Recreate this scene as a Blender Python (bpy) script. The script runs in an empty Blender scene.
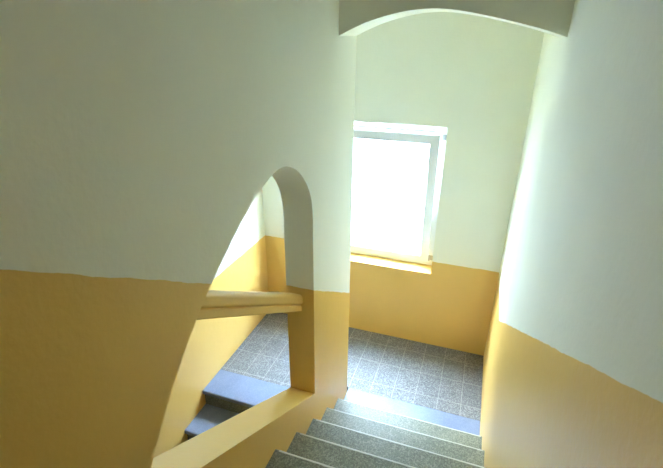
import bpy, bmesh, math, random
from mathutils import Matrix, Vector

C = bpy.context.scene.collection
scene = bpy.context.scene

# ------------------------------------------------------------------ camera
F_PX, PITCH, YAW, ROLL = 436.4, 0.42666, -0.33235, 0.00627
CAM = Vector((0.8315, -2.8586, 2.9035))
cp, sp, cy, sy = math.cos(PITCH), math.sin(PITCH), math.cos(YAW), math.sin(YAW)
fw = Vector((sy * cp, cy * cp, -sp))
rt0 = Vector((cy, -sy, 0.0))
up0 = rt0.cross(fw)
rt = rt0 * math.cos(ROLL) + up0 * math.sin(ROLL)
up = up0 * math.cos(ROLL) - rt0 * math.sin(ROLL)
cam_data = bpy.data.cameras.new('camera')
cam_data.sensor_fit = 'HORIZONTAL'
cam_data.sensor_width = 36.0
cam_data.lens = F_PX / 663.0 * 36.0
cam_data.clip_start = 0.02
cam = bpy.data.objects.new('camera', cam_data)
C.objects.link(cam)
m = Matrix((rt, up, -fw)).transposed().to_4x4()
m.translation = CAM
cam.matrix_world = m
scene.camera = cam

# ------------------------------------------------------------------ light and exposure
SKY = 48.0
SUN = 16.0
FILL_LAMP = 9.0
scene.view_settings.view_transform = 'Standard'
scene.view_settings.look = 'None'
scene.view_settings.gamma = 1.0
scene.view_settings.use_curve_mapping = False
scene.view_settings.exposure = 0.16
scene.cycles.max_bounces = 16
scene.cycles.diffuse_bounces = 12
scene.cycles.use_denoising = True
scene.cycles.sample_clamp_indirect = 20.0

world = bpy.data.worlds.new('sky')
scene.world = world
world.use_nodes = True
wn = world.node_tree.nodes
bg = wn['Background']
bg.inputs['Color'].default_value = (0.57, 0.75, 1.0, 1)
# overcast sky: brightest overhead, a third of that at the horizon
wt = world.node_tree
wg = wn.new('ShaderNodeTexCoord')
wx = wn.new('ShaderNodeSeparateXYZ')
wm = wn.new('ShaderNodeMapRange')
wt.links.new(wg.outputs['Generated'], wx.inputs[0])
wt.links.new(wx.outputs[2], wm.inputs['Value'])
wm.inputs['From Min'].default_value = 0.0
wm.inputs['From Max'].default_value = 1.0
wm.inputs['To Min'].default_value = SKY * 0.5
wm.inputs['To Max'].default_value = SKY * 2.0
wt.links.new(wm.outputs[0], bg.inputs['Strength'])

# hazy sun behind thin cloud, high on the left of the window
sun_data = bpy.data.lights.new('hazy_sun', 'SUN')
sun_data.energy = SUN
sun_data.angle = math.radians(42)
sun_data.color = (0.74, 0.86, 1.0)
sun = bpy.data.objects.new('hazy_sun', sun_data)
C.objects.link(sun)
sun.location = (-6, 5, 8)
sun.rotation_euler = Vector((0.74, -0.46, -0.62)).to_track_quat('-Z', 'Y').to_euler()

# ------------------------------------------------------------------ main sizes (metres)
W = 1.142          # width of the near flight
XL = -1.225        # left wall
T = 0.18           # thickness of the wall between the flights
YB = 0.92          # window wall
R = 0.17           # riser
G = 0.2773         # going
Y0 = -0.2512       # first nosing of the flight going up
S = 0.6125         # slope of the dado line
HD = 0.955         # dado height on the landing
YE = -5.6          # wall behind the camera
ZT = 5.0           # top of the stairwell
ZU = 1.70          # upper floor level
WX0, WX1, WZ0, WZ1 = -0.84, 0.541, 0.82, 2.215


# ------------------------------------------------------------------ helpers
def obj(name, bm, mat, parent=None, smooth=False, angle=None):
    me = bpy.data.meshes.new(name)
    bmesh.ops.recalc_face_normals(bm, faces=bm.faces)
    bm.to_mesh(me)
    bm.free()
    o = bpy.data.objects.new(name, me)
    C.objects.link(o)
    if mat:
        me.materials.append(mat)
    if parent:
        o.parent = parent
    if smooth:
        for p in me.polygons:
            p.use_smooth = True
    return o


def struct(name, bm, mat):
    o = obj(name, bm, mat)
    o['kind'] = 'structure'
    return o


def tag(o, label, cat, group=None):
    o['label'] = label
    o['category'] = cat
    if group:
        o['group'] = group


def empty(name, loc, parent=None):
    o = bpy.data.objects.new(name, None)
    o.empty_display_size = 0.1
    C.objects.link(o)
    o.location = loc
    return o


def box(bm, x0, x1, y0, y1, z0, z1, bev=0.0, seg=2):
    vs = [bm.verts.new((x, y, z)) for x in (x0, x1) for y in (y0, y1) for z in (z0, z1)]
    idx = [(0, 1, 3, 2), (4, 6, 7, 5), (0, 4, 5, 1), (2, 3, 7, 6), (0, 2, 6, 4), (1, 5, 7, 3)]
    fs = [bm.faces.new([vs[i] for i in f]) for f in idx]
    if bev:
        es = list({e for f in fs for e in f.edges})
        bmesh.ops.bevel(bm, geom=es, offset=bev, segments=seg, profile=0.5, affect='EDGES')
    return vs


def extrude_x(bm, pts, x0, x1):
    """closed (y, z) outline swept along x"""
    a = [bm.verts.new((x0, y, z)) for y, z in pts]
    b = [bm.verts.new((x1, y, z)) for y, z in pts]
    n = len(pts)
    bm.faces.new(a)
    bm.faces.new(b[::-1])
    for i in range(n):
        j = (i + 1) % n
        bm.faces.new((a[i], a[j], b[j], b[i]))


def plate_with_hole(bm, outer, hole, axis, c0, c1):
    """flat plate with a hole; 2-D points in the plane normal to axis ('x' or 'y')"""
    def P(p, c):
        return (c, p[0], p[1]) if axis == 'x' else (p[0], c, p[1])
    edges = []
    for loop in (outer, hole):
        vs = [bm.verts.new(P(p, c0)) for p in loop]
        edges += [bm.edges.new((vs[i], vs[(i + 1) % len(vs)])) for i in range(len(vs))]
    res = bmesh.ops.triangle_fill(bm, edges=edges, use_beauty=True)
    faces = [g for g in res['geom'] if isinstance(g, bmesh.types.BMFace)]
    ext = bmesh.ops.extrude_face_region(bm, geom=faces)
    d = (c1 - c0, 0, 0) if axis == 'x' else (0, c1 - c0, 0)
    bmesh.ops.translate(bm, vec=d, verts=[g for g in ext['geom'] if isinstance(g, bmesh.types.BMVert)])
    return bm


def catmull(pts, n=6):
    out = []
    P = [pts[0]] + list(pts) + [pts[-1]]
    for i in range(1, len(P) - 2):
        p0, p1, p2, p3 = P[i - 1:i + 3]
        for k in range(n):
            t = k / n
            out.append(tuple(0.5 * ((2 * p1[j]) + (-p0[j] + p2[j]) * t + (2 * p0[j] - 5 * p1[j] + 4 * p2[j] - p3[j]) * t * t
                                    + (-p0[j] + 3 * p1[j] - 3 * p2[j] + p3[j]) * t ** 3) for j in (0, 1)))
    out.append(tuple(pts[-1]))
    return out


# ------------------------------------------------------------------ materials
def mat(name, color, rough=0.6, spec=0.5, metal=0.0):
    m = bpy.data.materials.new(name)
    m.use_nodes = True
    b = m.node_tree.nodes['Principled BSDF']
    b.inputs['Base Color'].default_value = (*color, 1)
    b.inputs['Roughness'].default_value = rough
    b.inputs['Specular IOR Level'].default_value = spec
    b.inputs['Metallic'].default_value = metal
    return m


class NT:
    def __init__(self, m):
        self.t = m.node_tree
        self.b = self.t.nodes['Principled BSDF']

    def n(self, kind, **kw):
        x = self.t.nodes.new(kind)
        for k, v in kw.items():
            setattr(x, k, v)
        return x

    def l(self, a, b):
        self.t.links.new(a, b)

    def math(self, op, a, b=None, clamp=False):
        x = self.n('ShaderNodeMath', operation=op, use_clamp=clamp)
        for i, v in enumerate((a, b)):
            if v is None:
                continue
            if isinstance(v, (int, float)):
                x.inputs[i].default_value = v
            else:
                self.l(v, x.inputs[i])
        return x.outputs[0]

    def noise(self, vec, scale, detail=3.0, rough=0.5):
        x = self.n('ShaderNodeTexNoise')
        x.inputs['Scale'].default_value = scale
        x.inputs['Detail'].default_value = detail
        x.inputs['Roughness'].default_value = rough
        self.l(vec, x.inputs['Vector'])
        return x.outputs['Fac']

    def mix(self, fac, a, b):
        x = self.n('ShaderNodeMix', data_type='RGBA')
        for i, v in ((0, fac), (6, a), (7, b)):
            if isinstance(v, tuple):
                x.inputs[i].default_value = (*v, 1)
            elif isinstance(v, (int, float)):
                x.inputs[i].default_value = v
            else:
                self.l(v, x.inputs[i])
        return x.outputs[2]

    def bump(self, h, strength, dist):
        x = self.n('ShaderNodeBump')
        x.inputs['Strength'].default_value = strength
        x.inputs['Distance'].default_value = dist
        self.l(h, x.inputs['Height'])
        self.l(x.outputs[0], self.b.inputs['Normal'])


WALL = (0.865, 0.872, 0.762)
DADO = (0.80, 0.525, 0.15)


def paint(name, line):
    """lime-washed wall above a line, yellow gloss oil paint below it; line(nt, y) gives the height of the line"""
    m = mat(name, WALL, 0.7)
    q = NT(m)
    g = q.n('ShaderNodeNewGeometry')
    sx = q.n('ShaderNodeSeparateXYZ')
    q.l(g.outputs['Position'], sx.inputs[0])
    y, z = sx.outputs[1], sx.outputs[2]
    n1 = q.noise(g.outputs['Position'], 9.0, 4)
    wob = q.math('MULTIPLY', q.math('SUBTRACT', n1, 0.5), 0.018)
    h = line(q, y)
    below = q.math('MULTIPLY', q.math('SUBTRACT', q.math('ADD', h, wob), z), 400.0)
    f = q.math('ADD', below, 0.5, clamp=True)
    n2 = q.noise(g.outputs['Position'], 3.0, 5)
    wc = q.mix(n2, tuple(c * 0.965 for c in WALL), tuple(min(1, c * 1.03) for c in WALL))
    dc = q.mix(n2, tuple(c * 0.95 for c in DADO), tuple(c * 1.04 for c in DADO))
    q.l(q.mix(f, wc, dc), q.b.inputs['Base Color'])
    q.l(q.math('SUBTRACT', 0.9, q.math('MULTIPLY', f, 0.55)), q.b.inputs['Roughness'])
    q.l(q.math('ADD', 0.15, q.math('MULTIPLY', f, 0.35)), q.b.inputs['Specular IOR Level'])
    n3 = q.noise(g.outputs['Position'], 60.0, 3)
    n4 = q.noise(g.outputs['Position'], 14.0, 4)
    q.bump(q.math('ADD', n3, q.math('MULTIPLY', n4, 2.0)), 0.35, 0.0022)
    return m


m_back = paint('window_wall_paint', lambda q, y: q.math('ADD', q.math('MULTIPLY', y, 0.0), HD))
m_slope = paint('stair_wall_paint', lambda q, y: q.math('MAXIMUM', q.math('SUBTRACT', 1.038, q.math('MULTIPLY', y, S)), HD))
m_left = paint('lower_wall_paint', lambda q, y: q.math('MINIMUM', q.math('ADD', 1.277, q.math('MULTIPLY', y, S)), HD))
m_plain = paint('plain_wall_paint', lambda q, y: q.math('ADD', q.math('MULTIPLY', y, 0.0), -9.0))
m_yellow = mat('yellow_gloss_paint', DADO, 0.58)
q = NT(m_yellow)
g = q.n('ShaderNodeNewGeometry')
q.l(q.mix(q.noise(g.outputs['Position'], 7.0, 4), tuple(c * 0.9 for c in DADO), tuple(c * 1.05 for c in DADO)), q.b.inputs['Base Color'])
q.bump(q.noise(g.outputs['Position'], 50.0, 3), 0.3, 0.002)


def terrazzo(name, base, chip_dark, chip_light, rough, grid=False, amount=1.0, spec=0.5):
    m = mat(name, base, rough)
    q = NT(m)
    g = q.n('ShaderNodeNewGeometry')
    pos = g.outputs['Position']
    v1 = q.n('ShaderNodeTexVoronoi')
    v1.inputs['Scale'].default_value = 150.0
    q.l(pos, v1.inputs['Vector'])
    sep = q.n('ShaderNodeSeparateColor')
    q.l(v1.outputs['Color'], sep.inputs[0])
    dark = q.math('MULTIPLY', q.math('LESS_THAN', sep.outputs[0], 0.34), amount)
    light = q.math('MULTIPLY', q.math('GREATER_THAN', sep.outputs[1], 0.72), amount)
    big = q.noise(pos, 2.6, 5, 0.6)
    fine = q.noise(pos, 34.0, 4, 0.7)
    c = q.mix(q.math('MULTIPLY', q.math('SUBTRACT', big, 0.3), 2.5, clamp=True), tuple(k * 0.78 for k in base), tuple(k * 1.2 for k in base))
    c = q.mix(q.math('MULTIPLY', fine, 0.35), c, tuple(k * 0.7 for k in base))
    c = q.mix(q.math('MULTIPLY', dark, 0.75), c, chip_dark)
    c = q.mix(q.math('MULTIPLY', light, 0.75), c, chip_light)
    hh = q.math('ADD', fine, q.math('MULTIPLY', q.noise(pos, 8.0, 3), 1.5))
    if grid:
        sx = q.n('ShaderNodeSeparateXYZ')
        q.l(pos, sx.inputs[0])

        def joint(o, off, pitch, half):
            a = q.math('DIVIDE', q.math('SUBTRACT', o, off), pitch)
            fr = q.math('ABSOLUTE', q.math('SUBTRACT', a, q.math('ROUND', a)))
            return q.math('LESS_THAN', fr, half / pitch)
        j = q.math('MAXIMUM', joint(sx.outputs[0], -0.98, 0.1955, 0.0022), joint(sx.outputs[1], 0.19, 0.28, 0.0022))
        # every tile its own tone
        wn_ = q.n('ShaderNodeTexWhiteNoise', noise_dimensions='2D')
        cb = q.n('ShaderNodeCombineXYZ')
        q.l(q.math('FLOOR', q.math('DIVIDE', q.math('ADD', sx.outputs[0], 0.98), 0.1955)), cb.inputs[0])
        q.l(q.math('FLOOR', q.math('DIVIDE', q.math('SUBTRACT', sx.outputs[1], 0.19), 0.28)), cb.inputs[1])
        q.l(cb.outputs[0], wn_.inputs['Vector'])
        c = q.mix(q.math('MULTIPLY', wn_.outputs['Value'], 0.30), c, tuple(k * 0.6 for k in base))
        c = q.mix(q.math('MULTIPLY', j, 0.7), c, (0.42, 0.42, 0.38))
        hh = q.math('SUBTRACT', hh, j)
    q.l(c, q.b.inputs['Base Color'])
    q.l(q.math('ADD', rough - 0.06, q.math('MULTIPLY', fine, 0.14)), q.b.inputs['Roughness'])
    q.b.inputs['Specular IOR Level'].default_value = spec
    q.bump(hh, 0.25, 0.002)
    return m


m_floor = terrazzo('speckled_tiles', (0.19, 0.195, 0.205), (0.085, 0.085, 0.085), (0.34, 0.34, 0.335), 0.55, grid=True, spec=0.5)
m_step = terrazzo('worn_grey_stone', (0.20, 0.205, 0.145), (0.08, 0.08, 0.055), (0.40, 0.40, 0.31), 0.46, amount=0.6, spec=0.5)
m_slab = terrazzo('smooth_stone_sky_tint', (0.20, 0.25, 0.38), (0.15, 0.19, 0.30), (0.28, 0.33, 0.46), 0.42, amount=0.4, spec=0.5)  # blue of the reflected sky is mixed into the stone colour
m_ceil = m_plain
m_soffit = mat('dark_unseen_plaster', (0.30, 0.29, 0.22), 0.9)  # dark tone given to unseen surfaces to soak up bounced light
m_frame = mat('white_window_lacquer', (0.88, 0.90, 0.90), 0.3)
m_sash = mat('white_sash_backlit', (0.74, 0.76, 0.78), 0.3)  # white like the frame, with backlight shade mixed into the colour
m_metal = mat('hinge_steel', (0.45, 0.46, 0.48), 0.35, metal=0.9)
m_gasket_gap = mat('gasket_and_gap_grey', (0.10, 0.105, 0.11), 0.6)  # shared by the pane gasket and the painted gap strip

m_glass = bpy.data.materials.new('clear_glass')
m_glass.use_nodes = True
t = m_glass.node_tree
for nd in list(t.nodes):
    if nd.type != 'OUTPUT_MATERIAL':
        t.nodes.remove(nd)
tr = t.nodes.new('ShaderNodeBsdfTransparent')
tr.inputs[0].default_value = (0.93, 0.96, 0.97, 1)
gl = t.nodes.new('ShaderNodeBsdfGlossy')
gl.inputs['Roughness'].default_value = 0.02
fr = t.nodes.new('ShaderNodeFresnel')
fr.inputs[0].default_value = 1.45
mx = t.nodes.new('ShaderNodeMixShader')
ge = t.nodes.new('ShaderNodeNewGeometry')
inv = t.nodes.new('ShaderNodeMath')
inv.operation = 'SUBTRACT'
inv.inputs[0].default_value = 1.0
t.links.new(ge.outputs['Backfacing'], inv.inputs[1])
mu = t.nodes.new('ShaderNodeMath')
mu.operation = 'MULTIPLY'
t.links.new(fr.outputs[0], mu.inputs[0])
t.links.new(inv.outputs[0], mu.inputs[1])
t.links.new(mu.outputs[0], mx.inputs[0])
t.links.new(tr.outputs[0], mx.inputs[1])
t.links.new(gl.outputs[0], mx.inputs[2])
t.links.new(mx.outputs[0], t.nodes['Material Output'].inputs[0])

# ------------------------------------------------------------------ setting: floors
bm = bmesh.new()
box(bm, XL, W, 0.0595, YB, -0.20, 0.0)
box(bm, XL, -T, -0.125, 0.0595, -0.20, 0.0)
struct('floor', bm, m_floor)
bm = bmesh.new()
box(bm, XL, W, YE, Y0 - 9 * G - 0.02, ZU - 0.2, ZU)
struct('floor_upper', bm, m_step)
bm = bmesh.new()
box(bm, XL, W, YE, YB, -2.2, -1.87)
struct('floor_lower', bm, m_floor)

# ------------------------------------------------------------------ setting: walls
bm = bmesh.new()
plate_with_hole(bm, [(XL - 0.3, -2.2), (W + 0.3, -2.2), (W + 0.3, ZT), (XL - 0.3, ZT)],
                [(WX0, WZ0), (WX1, WZ0), (WX1, WZ1), (WX0, WZ1)], 'y', YB, YB + 0.40)
struct('wall_back', bm, m_back)

bm = bmesh.new()
box(bm, W, W + 0.3, YE, YB, -2.2, ZT)
struct('wall_right', bm, m_slope)

bm = bmesh.new()
box(bm, XL - 0.3, XL, YE, YB, -2.2, ZT)
struct('wall_left', bm, m_left)

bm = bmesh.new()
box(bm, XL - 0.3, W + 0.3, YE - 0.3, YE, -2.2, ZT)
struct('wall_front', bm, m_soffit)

# wall between the two flights, with its arched opening
arch = catmull([(-0.770, 1.86), (-0.770, 2.00), (-0.790, 2.100), (-0.846, 2.196), (-0.945, 2.290), (-1.055, 2.347), (-1.142, 2.366),
                (-1.236, 2.357), (-1.367, 2.316), (-1.475, 2.267), (-1.593, 2.201), (-1.740, 2.107), (-1.846, 2.026), (-1.934, 1.945),
                (-2.014, 1.860), (-2.084, 1.776), (-2.144, 1.695), (-2.200, 1.612)], 5)
SILL = 0.694
hole = [(-0.772, SILL)] + arch + [(-2.225, SILL + 0.6135 * (2.225 - 0.772))]
bm = bmesh.new()
plate_with_hole(bm, [(-2.72, -2.2), (0.0, -2.2), (0.0, ZT), (-2.72, ZT)], hole, 'x', 0.0, -T)
bmesh.ops.remove_doubles(bm, verts=bm.verts, dist=1e-5)
sp_o = struct('wall_center', bm, m_slope)
bv = sp_o.modifiers.new('soft_edges', 'BEVEL')
bv.width = 0.007
bv.segments = 3
bv.limit_method = 'ANGLE'
bv.angle_limit = math.radians(50)

# arched beam over the bottom of the near flight
HY0, HY1 = -0.347, 0.0
chord = [(0.0, 2.903), (0.10, 2.948), (0.201, 2.984), (0.345, 3.018), (0.478, 3.031), (0.584, 3.027), (0.731, 3.005), (0.915, 2.965),
         (1.032, 2.936), (W, 2.903)]
cur = catmull(chord, 6)
bm = bmesh.new()
pts = cur + [(W, 3.6), (0.0, 3.6)]
a = [bm.verts.new((x, HY0, z)) for x, z in pts]
b = [bm.verts.new((x, HY1, z)) for x, z in pts]
n = len(pts)
bm.faces.new(a)
bm.faces.new(b[::-1])
for i in range(n):
    j = (i + 1) % n
    bm.faces.new((a[i], a[j], b[j], b[i]))
struct('wall_arch', bm, m_plain)

# ceilings: over the landing, sloping soffits over both flights, flat top over the upper floor
bm = bmesh.new()
box(bm, XL, W, 0.0, YB, 3.22, 3.4)
box(bm, XL, -T, -0.15, 0.0, 3.22, 3.4)
struct('ceiling', bm, m_ceil)
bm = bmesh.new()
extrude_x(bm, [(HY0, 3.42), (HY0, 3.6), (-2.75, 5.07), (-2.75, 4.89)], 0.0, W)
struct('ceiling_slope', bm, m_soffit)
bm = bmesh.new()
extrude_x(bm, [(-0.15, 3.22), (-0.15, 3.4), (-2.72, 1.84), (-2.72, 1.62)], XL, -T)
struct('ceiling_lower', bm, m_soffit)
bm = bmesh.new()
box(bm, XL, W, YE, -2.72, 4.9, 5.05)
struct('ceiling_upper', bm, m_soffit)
bm = bmesh.new()
box(bm, XL, -T, -2.72, -2.60, 1.62, ZT)
struct('wall_upper', bm, m_plain)


# ------------------------------------------------------------------ near staircase (rising towards the camera)
def tread_outline(y_nose, z_top, y_back, th=0.05):
    """side outline (y, z) of a tread whose nose looks to +y"""
    r = 0.014
    pts = [(y_back, z_top)]
    for k in range(5):
        an = math.radians(90 - 22.5 * k)
        pts.append((y_nose - r + r * math.cos(an), z_top - r + r * math.sin(an)))
    pts += [(y_nose - 0.001, z_top - th + 0.008), (y_nose - 0.010, z_top - th), (y_back, z_top - th)]
    return pts


near = empty('staircase', (W / 2, Y0, 0.0))
tag(near, 'near flight of worn grey stone steps rising from the landing along the right wall', 'staircase')


m_edge = mat('painted_edge_glint', (0.55, 0.54, 0.46), 0.35)  # pale colour stands in for window light glinting on the nosings


def edge_glint(yn, z, x0, x1, seed):
    """pale strip painting reflected window light along the nose of a tread, ragged on the side of the tread"""
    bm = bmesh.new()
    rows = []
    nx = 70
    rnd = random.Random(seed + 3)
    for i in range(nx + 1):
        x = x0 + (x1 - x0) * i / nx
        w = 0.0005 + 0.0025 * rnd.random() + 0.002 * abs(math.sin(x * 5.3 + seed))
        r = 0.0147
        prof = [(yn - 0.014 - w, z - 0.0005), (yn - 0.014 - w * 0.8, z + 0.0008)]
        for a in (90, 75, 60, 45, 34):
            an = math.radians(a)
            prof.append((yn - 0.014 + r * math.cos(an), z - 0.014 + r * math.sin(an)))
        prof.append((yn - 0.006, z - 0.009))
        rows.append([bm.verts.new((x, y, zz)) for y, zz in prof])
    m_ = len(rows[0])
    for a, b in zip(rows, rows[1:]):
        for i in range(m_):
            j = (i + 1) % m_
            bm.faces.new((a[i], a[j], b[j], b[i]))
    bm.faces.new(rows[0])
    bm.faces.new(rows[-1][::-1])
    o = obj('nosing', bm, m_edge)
    o['label'] = 'pale painted highlight on the edge'
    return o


def local(o, root):
    o.matrix_parent_inverse = Matrix.Translation(-root.location)


NS = 9
bm = bmesh.new()
pro = [(Y0 - 0.022, -0.20), (Y0 - 0.022, R - 0.05)]
for k in range(NS):
    y = Y0 - 0.022 - k * G
    pro.append((y - G, (k + 1) * R - 0.05))
    pro.append((y - G, (k + 2) * R - 0.05) if k < NS - 1 else (y - G, (k + 1) * R - 0.10))
pro.append((Y0 - 0.022 - NS * G, 1.25))
pro = [p for i, p in enumerate(pro) if i == 0 or p != pro[i - 1]]
extrude_x(bm, pro, 0.002, W - 0.002)
local(obj('stair_body', bm, m_step, near), near)
for k in range(NS + 1):
    bm = bmesh.new()
    yn = Y0 - k * G
    extrude_x(bm, tread_outline(yn, (k + 1) * R, yn - (G + 0.02 if k < NS else 0.04)), 0.0015, W - 0.0015)
    tr_o = obj('tread', bm, m_step, near)
    local(tr_o, near)
    nos = edge_glint(yn, (k + 1) * R, 0.025, W - 0.01, k)
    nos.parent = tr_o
bm = bmesh.new()
box(bm, 0.0015, W - 0.0015, Y0 - 0.02, 0.0585, -0.06, 0.001, 0.0015, 1)
local(obj('bottom_slab', bm, m_slab, near), near)

# ------------------------------------------------------------------ far staircase (going down on the other side)
low = empty('staircase', (XL / 2 - T / 2, -0.42, 0.0))
tag(low, 'far flight of grey stone steps going down, seen through the arched opening', 'staircase')
LY = -0.422


def tread_outline_m(y_nose, z_top, y_back, th=0.045):
    r = 0.012
    pts = [(y_back, z_top)]
    for k in range(5):
        an = math.radians(90 + 22.5 * k)
        pts.append((y_nose + r + r * math.cos(an), z_top - r + r * math.sin(an)))
    pts += [(y_nose + 0.001, z_top - th + 0.008), (y_nose + 0.010, z_top - th), (y_back, z_top - th)]
    return pts


NL = 9
GL = 0.298
bm = bmesh.new()
pro = [(-0.127, -0.045)]
for k in range(NL):
    y = LY + 0.022 - k * GL
    pro.append((y, -k * R - 0.045))
    pro.append((y, -(k + 1) * R - 0.045))
pro.append((LY + 0.022 - NL * GL, -NL * R - 0.045 - 0.12))
pro.append((-0.127, -0.40))
pro = [p for i, p in enumerate(pro) if i == 0 or p != pro[i - 1]]
extrude_x(bm, pro, XL + 0.002, -T - 0.002)
local(obj('stair_body', bm, m_step, low), low)
for k in range(NL + 1):
    bm = bmesh.new()
    yn = LY - k * GL
    extrude_x(bm, tread_outline_m(yn, -k * R + (0.001 if k == 0 else 0), -0.127 if k == 0 else yn + GL + 0.02), XL + 0.0015, -T - 0.0015)
    local(obj('tread', bm, m_slab, low), low)

# ------------------------------------------------------------------ handrail across the opening
rail = empty('handrail', (-0.13, -0.772, 1.40))
tag(rail, 'thick yellow painted handrail slanting across the arched wall opening', 'handrail')


def sweep_rail(prof, name, mt):
    bm = bmesh.new()
    ya, yb = -0.766, -2.05
    A = [bm.verts.new((x, ya, z)) for x, z in prof]
    B = [bm.verts.new((x, yb, z + 0.606 * (ya - yb))) for x, z in prof]
    n = len(prof)
    bm.faces.new(A)
    bm.faces.new(B[::-1])
    for i in range(n):
        j = (i + 1) % n
        bm.faces.new((A[i], A[j], B[j], B[i]))
    o = obj(name, bm, mt, rail)
    local(o, rail)
    return o


def rrect(x0, x1, z0, z1, r, seg=4):
    p = []
    for cx, cz, a0 in ((x1 - r, z1 - r, 0), (x0 + r, z1 - r, 90), (x0 + r, z0 + r, 180), (x1 - r, z0 + r, 270)):
        for k in range(seg + 1):
            a = math.radians(a0 + 90 * k / seg)
            p.append((cx + r * math.cos(a), cz + r * math.sin(a)))
    return p


sweep_rail(rrect(-0.168, -0.074, 1.388, 1.460, 0.020), 'rail_cap', m_yellow)
sweep_rail(rrect(-0.170, -0.082, 1.338, 1.385, 0.008), 'rail_base', m_yellow)
sweep_rail(rrect(-0.162, -0.090, 1.380, 1.392, 0.004), 'rail_neck', m_yellow)

# ------------------------------------------------------------------ window_1
FY0, FY1 = YB + 0.175, YB + 0.245       # frame depth range
bm = bmesh.new()
plate_with_hole(bm, [(WX0, WZ0), (WX1, WZ0), (WX1, WZ1), (WX0, WZ1)],
                [(WX0 + 0.062, WZ0 + 0.055), (WX1 - 0.062, WZ0 + 0.055), (WX1 - 0.062, WZ1 - 0.075), (WX0 + 0.062, WZ1 - 0.075)],
                'y', FY0, FY1)
win = struct('window_1', bm, m_frame)
bv = win.modifiers.new('edges', 'BEVEL')
bv.width = 0.004
bv.segments = 2
bv.limit_method = 'ANGLE'

piv = Vector(((WX0 + WX1) / 2, FY0 - 0.002, 0.845))
TILT = math.radians(5.2)
sash = empty('sash_pivot', piv)
bpy.data.objects.remove(sash)
sx0, sx1, sz1 = WX0 + 0.055 - piv.x, 0.486 - piv.x, 1.292
gx0, gx1, gz0, gz1 = sx0 + 0.082, sx1 - 0.080, 0.078, sz1 - 0.078
bm = bmesh.new()
plate_with_hole(bm, [(sx0, 0), (sx1, 0), (sx1, sz1), (sx0, sz1)], [(gx0, gz0), (gx1, gz0), (gx1, gz1), (gx0, gz1)], 'y', -0.012, 0.045)
sash = obj('sash', bm, m_sash, win)
sash.location = piv
sash.rotation_euler = (TILT, 0, 0)
bv = sash.modifiers.new('edges', 'BEVEL')
bv.width = 0.006
bv.segments = 3
bv.limit_method = 'ANGLE'
bm = bmesh.new()
plate_with_hole(bm, [(gx0 - 0.004, gz0 - 0.004), (gx1 + 0.004, gz0 - 0.004), (gx1 + 0.004, gz1 + 0.004), (gx0 - 0.004, gz1 + 0.004)],
                [(gx0 + 0.004, gz0 + 0.004), (gx1 - 0.004, gz0 + 0.004), (gx1 - 0.004, gz1 - 0.004), (gx0 + 0.004, gz1 - 0.004)], 'y', 0.004, 0.016)
obj('gasket', bm, m_gasket_gap, sash)
bm = bmesh.new()
box(bm, gx0 - 0.003, gx1 + 0.003, 0.008, 0.013, gz0 - 0.003, gz1 + 0.003)
obj('pane', bm, m_glass, sash)


def cyl(bm, p0, p1, r, seg=14):
    p0, p1 = Vector(p0), Vector(p1)
    d = p1 - p0
    mtx = Matrix.Translation((p0 + p1) / 2) @ d.to_track_quat('Z', 'Y').to_matrix().to_4x4()
    bmesh.ops.create_cone(bm, cap_ends=True, segments=seg, radius1=r, radius2=r, depth=d.length, matrix=mtx)


for zz, nm in ((0.875, 'hinge'), (2.065, 'hinge')):
    bm = bmesh.new()
    cyl(bm, (WX1 - 0.048, FY0 - 0.012, zz), (WX1 - 0.048, FY0 - 0.012, zz + 0.062), 0.0075)
    box(bm, WX1 - 0.048, WX1 - 0.012, FY0 - 0.006, FY0 + 0.001, zz + 0.006, zz + 0.056, 0.001, 1)
    box(bm, WX1 - 0.075, WX1 - 0.048, FY0 - 0.016, FY0 - 0.010, zz + 0.010, zz + 0.050, 0.001, 1)
    obj(nm, bm, m_metal, win)
bm = bmesh.new()
box(bm, WX0 + 0.07, WX1 - 0.064, FY0 - 0.004, FY0 + 0.004, WZ1 - 0.084, WZ1 - 0.073, 0.001, 1)
obj('gap_shade', bm, m_gasket_gap, win)  # dark strip put in for the shadow gap above the sash
# tilt arm at the top of the frame
bm = bmesh.new()
box(bm, 0.10, 0.44, FY0 - 0.006, FY0 + 0.001, WZ1 - 0.062, WZ1 - 0.050, 0.001, 1)
obj('tilt_rail', bm, m_metal, win)
bm = bmesh.new()
cyl(bm, (WX0 + 0.09, FY0 - 0.02, 1.45), (WX0 + 0.09, FY0 - 0.075, 1.45), 0.010)
box(bm, WX0 + 0.078, WX0 + 0.102, FY0 - 0.092, FY0 - 0.075, 1.33, 1.462, 0.005, 2)
obj('handle', bm, m_frame, win)

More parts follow.
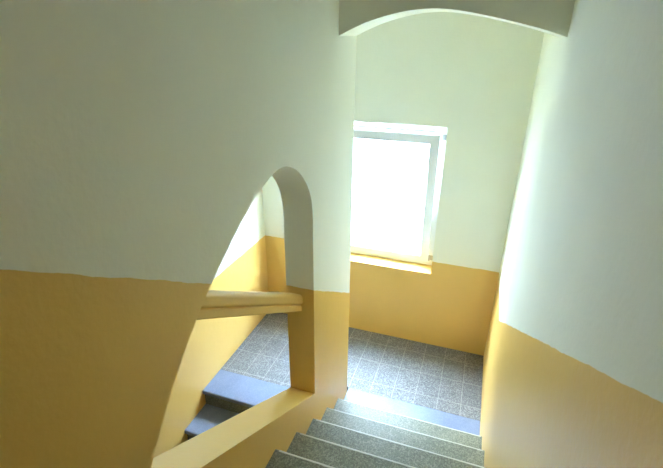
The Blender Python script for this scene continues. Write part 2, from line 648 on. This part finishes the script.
# ------------------------------------------------------------------ added fill lamp, out of view over the upper floor
lamp = empty('fill_lamp', (-0.7, -3.6, 4.9))  # added globe, warms and brightens the foreground
tag(lamp, 'added warm fill lamp, an unseen globe over the upper floor', 'lamp')
m_glow = bpy.data.materials.new('fill_glow')
m_glow.use_nodes = True
b_ = m_glow.node_tree.nodes['Principled BSDF']
b_.inputs['Base Color'].default_value = (0.9, 0.88, 0.8, 1)
b_.inputs['Emission Color'].default_value = (1.0, 0.76, 0.40, 1)
b_.inputs['Emission Strength'].default_value = FILL_LAMP
bm = bmesh.new()
bmesh.ops.create_cone(bm, cap_ends=True, segments=32, radius1=0.10, radius2=0.12, depth=0.04, matrix=Matrix.Translation((0, 0, -0.02)))
obj('fill_lamp_base', bm, m_frame, lamp)
bm = bmesh.new()
bmesh.ops.create_uvsphere(bm, u_segments=32, v_segments=16, radius=0.16, matrix=Matrix.Translation((0, 0, -0.17)))
obj('fill_lamp_globe', bm, m_glow, lamp, smooth=True)

# ------------------------------------------------------------------ outside
m_lawn = mat('pale_ground', (0.30, 0.31, 0.28), 0.9)
bm = bmesh.new()
box(bm, -30, 30, YB + 0.40, 30, -5.2, -5.0)
struct('ground', bm, m_lawn)

m_facade = mat('pale_plaster', (0.55, 0.56, 0.56), 0.85)
m_dark = mat('curtained_window_glass', (0.14, 0.145, 0.15), 0.25)
house = empty('house', (-2.0, 9.0, -5.0))
tag(house, 'pale plastered house across the yard, washed out behind the window pane', 'house')


def hb(name, mt, *b, bev=0.0, par=None):
    bm = bmesh.new()
    box(bm, *b, bev)
    o = obj(name, bm, mt, par or house)
    if par is None:
        local(o, house)
    return o


hb('wall', m_facade, -12, 9, 9.0, 15.0, -5.0, 6.4)
bm = bmesh.new()
extrude_x(bm, [(8.6, 6.4), (12.0, 8.6), (15.4, 6.4)], -12.3, 9.3)
local(obj('roof', bm, mat('roof_tiles', (0.22, 0.12, 0.09), 0.8), house), house)
for hx in (-9.6, -6.6, -3.9, -1.02, 2.0, 5.0):
    for hz in (-3.6, -0.72, 2.1, 4.9):
        f_ = hb('window', m_frame, hx - 0.5, hx + 0.5, 8.96, 9.02, hz - 0.7, hz + 0.7, bev=0.006)
        for qx in (-0.23, 0.23):
            hb('pane', m_dark, hx + qx - 0.19, hx + qx + 0.19, 8.95, 8.962, hz - 0.62, hz + 0.62, par=f_)
